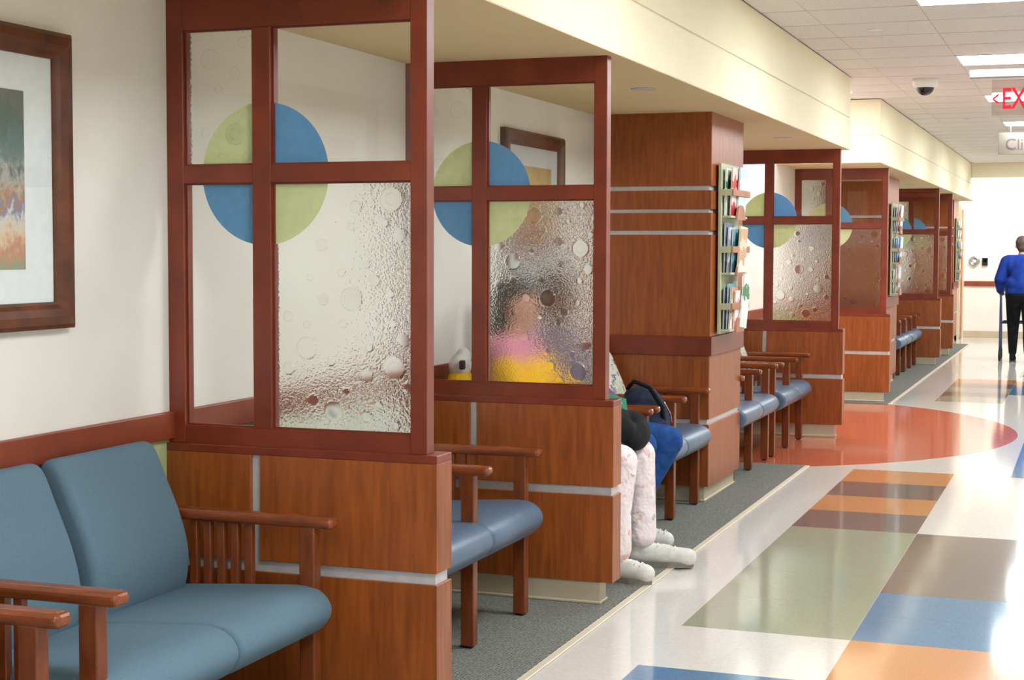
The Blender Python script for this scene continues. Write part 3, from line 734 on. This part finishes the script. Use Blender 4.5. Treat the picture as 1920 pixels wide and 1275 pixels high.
u1 = build_unit('tandem_seat', [-.535, 0, .535], [-.535, .535], 'fabric_blue', 'fabric_blue', 0, .05)
u1.location = (CHX-.037, 2.285, .008); tag(u1, 'blue-grey fabric seat cut off at the left edge, only its arm showing', 'bench seat')
u2 = build_unit('tandem_seat', [-.55, 0, .55], [-.55, 0, .55], 'vinyl_blue', 'fabric_pattern', .02)
lab = [(5.275, 'blue vinyl seats between the two nearest glass screens'),
       (6.945, 'blue vinyl seats with the two seated people on them'),
       (8.175, 'blue vinyl seats against the nearest wood column, behind the seated people'),
       (10.21, 'blue vinyl seats just past the nearest wood column'),
       (11.545, 'blue vinyl seats on the salmon floor against the entrance screen'),
       (18.62, 'blue vinyl seats beside the second wood column'),
       (19.80, 'blue vinyl seats against the screen in the far bay')]
for k, (yc, lb) in enumerate(lab):
    o = u2 if k == 0 else copy_tree(u2)
    o.location = (CHX, yc, .001 if k == 4 else .008); tag(o, lb, 'bench seat', 'blue vinyl tandem seats')

# ---------------------------------------------------------------- people
def V(*a): return Vector(a)
def hand_parts(wrist, fwd, side, curl=.6, s=1.0):
    """palm and five bent fingers; fwd = finger direction, side = thumb side"""
    f = Vector(fwd).normalized(); sd = Vector(side); sd = (sd - f*sd.dot(f)).normalized(); dn = f.cross(sd).normalized()
    if dn.z > 0: dn = -dn
    w0 = Vector(wrist); P = []
    knu = w0 + f*.085*s
    for k, (off, ln) in enumerate(((.03,.072), (.011,.08), (-.009,.074), (-.028,.058))):
        a = w0 + f*.02*s + sd*off*.6*s; b_ = knu + sd*off*s
        P.append((a, .014*s, b_, .0105*s))
        d1 = (f*math.cos(curl) + dn*math.sin(curl)); d2 = (f*math.cos(2.2*curl) + dn*math.sin(2.2*curl))
        c = b_ + d1*ln*.5*s; e = c + d2*ln*.5*s
        P += [(b_, .0095*s, c, .0088*s), (c, .0088*s, e, .0075*s)]
    tb = w0 + f*.025*s + sd*.028*s; tm = tb + (f*.6+sd*.8).normalized()*.04*s; te = tm + (f*.9+sd*.2+dn*.5).normalized()*.032*s
    P += [(tb, .013*s, tm, .0105*s), (tm, .0105*s, te, .0085*s)]
    return P
def head_parts(c, face, tilt=0):
    """skull, jaw, nose, ears, brow; face = facing direction in the xy plane"""
    f = Vector(face).normalized(); s = Vector((-f.y, f.x, 0)); u = Vector((0,0,1)); c = Vector(c)
    P = [(c + u*.02, (.078, .078, .1)), (c - f*.018 + u*.035, (.084, .084, .085)), (c + f*.03 - u*.055, .056, c + f*.045 - u*.07, .042),
         (c + f*.088 + u*.0, .012, c + f*.102 - u*.022, .015), (c + f*.075 + u*.03, (.03, .03, .014)), (c + f*.082 - u*.052, (.022, .022, .012))]
    for q in (-1, 1): P += [(c + s*q*.08 - u*.005, (.016, .016, .03)), (c + f*.066 + s*q*.034 - u*.02, (.026, .026, .022))]
    return P
def eyes(c, face, par):
    f = Vector(face).normalized(); s = Vector((-f.y, f.x, 0)); c = Vector(c)
    for q in (-1, 1):
        bm = bmesh.new(); bmesh.ops.create_uvsphere(bm, u_segments=12, v_segments=8, radius=.011)
        link('eye', bm_mesh(bm), 'white_plastic', par, c + f*.082 + s*q*.032 + Vector((0,0,.012)), True)
        bm = bmesh.new(); bmesh.ops.create_uvsphere(bm, u_segments=10, v_segments=6, radius=.0055)
        link('pupil', bm_mesh(bm), 'black_plastic', par, c + f*.0905 + s*q*.032 + Vector((0,0,.012)), True)
def shoe(par, ankle, toe, z0, mat='shoe_white'):
    a, t_ = Vector(ankle), Vector(toe); d = Vector((t_.x-a.x, t_.y-a.y, 0)).normalized()
    heel = a - d*.055; b0 = Vector((heel.x, heel.y, z0)); L = (Vector((t_.x, t_.y, 0)) - Vector((heel.x, heel.y, 0))).length
    s = Vector((-d.y, d.x, 0)); u = Vector((0,0,1))
    P = [(b0 + u*.05 + d*.02, .036, b0 + u*.085 + d*.035, .04), (b0 + u*.048 + d*.03, .036, b0 + u*.05 + d*L*.5, .044), (b0 + u*.05 + d*L*.5, .044, b0 + u*.045 + d*(L-.045), .041),
         (b0 + u*.07 + d*.06, .038, b0 + u*.062 + d*L*.55, .038)]
    o = link('shoe', blob(P, .007, 3), mat, par)
    # sole
    bm = bmesh.new(); n = 28; pts = []
    for k in range(n):
        q = 2*math.pi*k/n; fx = L/2 - .008 + L/2*math.cos(q)*.93; wd = .043 if fx > L*.5 else .038
        pts.append(b0 + d*fx + s*wd*math.sin(q)*1.04)
    lo = [bm.verts.new(p) for p in pts]; hi = [bm.verts.new(p + u*.024) for p in pts]
    bm.faces.new(lo[::-1]); bm.faces.new(hi)
    for k in range(n): bm.faces.new((lo[k], lo[(k+1)%n], hi[(k+1)%n], hi[k]))
    link('sole', bm_mesh(bm), 'shoe_sole', o)
    for k in range(4):
        c = b0 + d*(L*.42+k*.026) + u*(.104-k*.004)
        bm = bmesh.new(); tube_bm(bm, [c - s*.028 - u*.012, c, c + s*.028 - u*.012], .0035, 6); link('lace', bm_mesh(bm), 'white_plastic', o, None, True)
    return o
def grow(parts, d):
    out = []
    for q in parts:
        if len(q) == 4: out.append((q[0], q[1]+d, q[2], q[3]+d))
        else: out.append((q[0], tuple(v+d for v in (q[1] if isinstance(q[1], (tuple, list)) else (q[1],)*3))) + tuple(q[2:]))
    return out
def seated(label, hip, kn, an, toe, sh, head, face, elb, wri, cols, floor_z=.008, hair_long=False):
    hx, hy, hz = hip
    root = empty('person', (hx, hy, 0)); org = V(hx, hy, 0)
    L = lambda p: V(*p) - org
    hc = L(hip); shc = L(sh); hd = L(head)
    legs = []
    for s in (0, 1):
        h0 = hc + V(.02, (-.09, .09)[s], 0)
        legs += [(h0, .088, L(kn[s]), .062), (L(kn[s]), .06, L(an[s]) + V(0,0,.2), .05), (L(an[s]) + V(0,0,.2), .05, L(an[s]), .036)]
    feet = []
    for s in (0, 1): feet += [(L(an[s]) - V(0,0,.015), .03, L(an[s]).lerp(L(toe[s]), .62) + V(0,0,.012), .018)]
    torso = [(hc + V(0,-.07,.02), .105, hc + V(0,.07,.02), .105), (hc + V(0,-.06,.16), .1, hc + V(0,.06,.16), .1), (hc + V(0,0,.1), .115, shc - V(0,0,.12), .125),
             (shc + V(0,-.1,-.1), .085, shc + V(0,.1,-.1), .085), (shc + V(0,-.15,-.03), .055, shc + V(0,.15,-.03), .055)]
    neck = [(shc - V(0,0,.04), .055, hd - V(.01,0,.05), .05)]
    arms = []; hands = []
    for s in (0, 1):
        s0 = shc + V(0, (-.17, .17)[s], -.035)
        arms += [(s0, .052, L(elb[s]), .042), (L(elb[s]), .04, L(wri[s]), .029)]
        hands += hand_parts(L(wri[s]), L(wri[s]) - L(elb[s]), V(.1, (1, -1)[s], .3))
    hp = head_parts(hd, face)
    body = link('body', blob(legs + feet + torso + neck + arms + hands + hp, .008, 3), cols['skin'], root)
    eyes(hd, face, root)
    cuff = [(q[0], q[1], (q[2] if k % 3 != 2 else q[2] + V(0,0,.045)), q[3]+(.0 if k % 3 != 2 else cols.get('flare', .0))) for k, q in enumerate(legs)]
    link('trousers', blob(grow(cuff + torso[:1], .016), .009, 5), cols['legs'], root)
    link('top', blob(grow(torso[1:] + arms[:4], .016) , .009, 5), cols['top'], root)
    if cols.get('over'):
        link('cardigan', blob(grow([torso[0], torso[1], (hc + V(0,0,.1), .115, hc + V(-.04,0,.27), .12)] + [(arms[0][0].lerp(arms[0][2], .45), .047, arms[0][2], .043), arms[1], (arms[2][0].lerp(arms[2][2], .45), .047, arms[2][2], .043), arms[3]], .03), .009, 5), cols['over'], root)
    f = Vector(face).normalized()
    hair = [(hd - f*.03 + V(0,0,.045), (.092, .092, .085)), (hd + V(0,0,.085), (.08, .08, .05)), (hd - f*.055 - V(0,0,.02), (.06, .075, .08))]
    if hair_long: hair += [(hd - f*.06, .07, hd - f*.075 - V(0,0,.17), .06)]
    link('hair', blob(hair, .008, 4), cols['hair'], root)
    for s in (0, 1): shoe(root, L(an[s]), L(toe[s]), floor_z, cols['shoe'])
    tag(root, label, 'person')
    return root
seated('seated person in pale pink printed trousers and white sneakers', (-2.40, 6.72, .575),
       [(-1.915, 6.60, .525), (-1.925, 6.93, .515)], [(-1.925, 6.575, .105), (-1.915, 6.95, .105)], [(-1.74, 6.55, .03), (-1.66, 6.99, .03)],
       (-2.47, 6.74, 1.03), (-2.455, 6.77, 1.19), (1, .1, 0),
       [(-2.36, 6.48, .80), (-2.36, 6.98, .80)], [(-2.13, 6.60, .70), (-2.13, 6.90, .70)],
       dict(skin='skin', legs='print_cloth', top='pink_cloth', over='yellow_cloth', hair='hair_black', shoe='shoe_white', flare=.018), hair_long=True)
seated('seated person in blue jeans beside the one in pink trousers', (-2.42, 7.25, .575),
       [(-1.97, 7.13, .53), (-1.905, 7.37, .53)], [(-2.06, 7.12, .105), (-2.02, 7.36, .105)], [(-1.88, 7.11, .03), (-1.86, 7.36, .03)],
       (-2.46, 7.27, 1.04), (-2.44, 7.30, 1.21), (1, -.5, 0),
       [(-2.36, 7.03, .80), (-2.36, 7.50, .80)], [(-2.15, 7.12, .68), (-2.15, 7.36, .68)],
       dict(skin='skin_dark', legs='denim', top='purple_cloth', hair='hair_black', shoe='shoe_white'))
# things they carry
o = link('folded_coat', blob([((0,0,0), (.12,.19,.055)), ((.08,.1,-.02), (.09,.1,.05)), ((.1,-.12,-.03), (.075,.1,.06)), ((-.06,.02,.05), (.1,.15,.05)), ((.15,.02,-.07), (.045,.16,.07))], .009, 4), 'black_cloth', None, (-2.05, 6.80, .69))
tag(o, 'bundled black coat on the lap above the pink trousers', 'coat')
t_ = empty('backpack', (-2.16, 7.86, .49))
link('body', blob([((0,0,.12), (.12,.16,.13)), ((.06,0,.08), (.08,.13,.08)), ((-.02,.03,.2), (.09,.12,.06)), ((.1,-.06,.06), (.05,.07,.05))], .009, 4), 'navy_cloth', t_)
bm = bmesh.new(); tube_bm(bm, [(-.06,-.09,.25), (-.02,-.11,.29), (.06,-.1,.26), (.12,-.08,.16), (.13,-.06,.06)], .012, 8); link('strap', bm_mesh(bm), 'black_cloth', t_, None, True)
bm = bmesh.new(); tube_bm(bm, [(.115,-.02,.18), (.135,.03,.12), (.13,.08,.07)], .004, 6); link('zip', bm_mesh(bm), 'steel', t_, None, True)
tag(t_, 'navy backpack slumped on the blue seat past the jeans', 'backpack')
t_ = empty('folder', (-2.10, 7.02, .735)); box('cover', -.09, .09, -.11, .11, 0, .004, 'green_folder', t_); box('pages', -.085, .085, -.105, .105, .004, .012, 'paper', t_); box('cover', -.09, .09, -.11, .11, .012, .015, 'green_folder', t_)
bm = lathe([(0,0), (.026,0), (.026,.002), (0,.002)], 20); link('sticker', bm_mesh(bm), 'paper', t_, (.04, .02, .0152))
t_.rotation_euler = (.25, .3, .4); tag(t_, 'green folder with a white round sticker above the black coat', 'folder')
t_ = empty('soft_bag', (-2.585, 6.40, .80))
link('body', blob([((0,0,.06), (.05,.1,.08)), ((.0,.0,-.02), (.055,.11,.07))], .008, 4), 'yellow_cloth', t_)
link('flap', blob([((.0,0,.14), (.045,.085,.06)), ((.01,.01,.18), (.03,.05,.04))], .008, 4), 'shoe_white', t_)
box('patch', .03, .05, -.09, -.06, .13, .17, 'black_plastic', t_, .004, 1)
tag(t_, 'yellow and white soft bag by the wall behind the second screen', 'bag')

# walking person with a wheeled frame, seen from behind
def walker_person():
    cx, cy = -.87, 21.4
    root = empty('person', (cx, cy, 0))
    hip = V(0, 0, .86); sh = V(0, .06, 1.34); hd = V(0.0, .12, 1.505)
    kn = [V(-.1, .14, .47), V(.1, -.04, .47)]; an = [V(-.1, .12, .1), V(.1, -.24, .13)]; toe = [V(-.1, .30, .03), V(.1, -.05, .03)]
    legs = []
    for s in (0, 1): legs += [(hip + V((-.09,.09)[s], 0, -.02), .092, kn[s], .062), (kn[s], .06, an[s] + V(0,0,.2), .05), (an[s] + V(0,0,.2), .05, an[s], .037)]
    feet = [(an[s] - V(0,0,.01), .03, an[s].lerp(toe[s], .6) + V(0,0,.012), .018) for s in (0, 1)]
    torso = [(hip + V(-.08,0,.02), .11, hip + V(.08,0,.02), .11), (hip + V(-.07,.01,.14), .115, hip + V(.07,.01,.14), .115), (hip + V(0,.01,.12), .13, sh - V(0,0,.1), .14),
             (sh + V(-.11,0,-.1), .1, sh + V(.11,0,-.1), .1), (sh + V(-.16,0,-.03), .06, sh + V(.16,0,-.03), .06)]
    el = [V(-.27, .02, 1.07), V(.27, .02, 1.07)]; wr = [V(-.27, .25, .935), V(.27, .25, .935)]
    arms, hands = [], []
    for s in (0, 1):
        arms += [(sh + V((-.19,.19)[s], 0, -.04), .058, el[s], .048), (el[s], .045, wr[s], .033)]
        hands += hand_parts(wr[s], V(0, 1, -.25), V((1,-1)[s], 0, .3), 1.0)
    neck = [(sh - V(0,0,.03), .055, hd - V(0,.01,.06), .052)]
    link('body', blob(legs + feet + torso + arms + hands + neck + head_parts(hd, (0,1,0)), .008, 3), 'skin', root)
    eyes(hd, (0,1,0), root)
    link('trousers', blob(grow([(q[0], q[1], q[2] + (V(0,0,.03) if k % 3 == 2 else V(0,0,0)), q[3]) for k, q in enumerate(legs)] + torso[:1], .014), .009, 5), 'black_cloth', root)
    link('jacket', blob(grow(torso[1:] + arms, .024) + [(hip + V(-.08,0,.06), .125, hip + V(.08,0,.06), .125)], .01, 5), 'blue_jacket', root)
    link('hair', blob([(hd + V(0,-.025,.045), (.092,.092,.085)), (hd + V(0,-.05,-.01), (.075,.055,.075)), (hd + V(0,0,.085), (.08,.08,.05))], .008, 4), 'hair_grey', root)
    for s in (0, 1): shoe(root, an[s], toe[s], .0, 'black_cloth')
    tag(root, 'person in a blue jacket walking away down the corridor', 'person')
    t_ = empty('walking_frame', (cx, cy+.4, 0))
    def tb(nm, pts, r, mat, n=10):
        bm = bmesh.new(); tube_bm(bm, pts, r, n); return link(nm, bm_mesh(bm), mat, t_, None, True)
    for s in (-1, 1):
        x = s*.27
        tb('side_tube', [(x, -.12, .1), (x, -.1, .5), (x, -.07, .86), (x, -.09, .9), (x, -.16, .905)], .012, 'walker_metal')
        tb('side_tube', [(x, .28, .1), (x, .2, .5), (x, .02, .84), (x, -.06, .87)], .012, 'walker_metal')
        tb('side_brace', [(x, -.1, .5), (x, .2, .5)], .009, 'walker_metal')
        tb('grip', [(x, -.2, .905), (x, -.08, .9)], .017, 'rubber')
        for y in (-.12, .28):
            w_ = link('wheel', bm_mesh(lathe([(0,-.014), (.06,-.014), (.075,-.01), (.075,.01), (.06,.014), (0,.014)], 24)), 'rubber', t_, (x, y, .075)); w_.rotation_euler = (0, math.pi/2, 0)
    tb('cross_tube', [(-.27, .2, .5), (.27, .2, .5)], .011, 'walker_metal'); tb('cross_tube', [(-.27, -.1, .5), (.27, -.1, .5)], .011, 'walker_metal')
    box('seat', -.24, .24, -.09, .19, .505, .525, 'black_cloth', t_, .006, 2)
    tag(t_, 'blue wheeled walking frame held by the person in the blue jacket', 'walking frame')
walker_person()
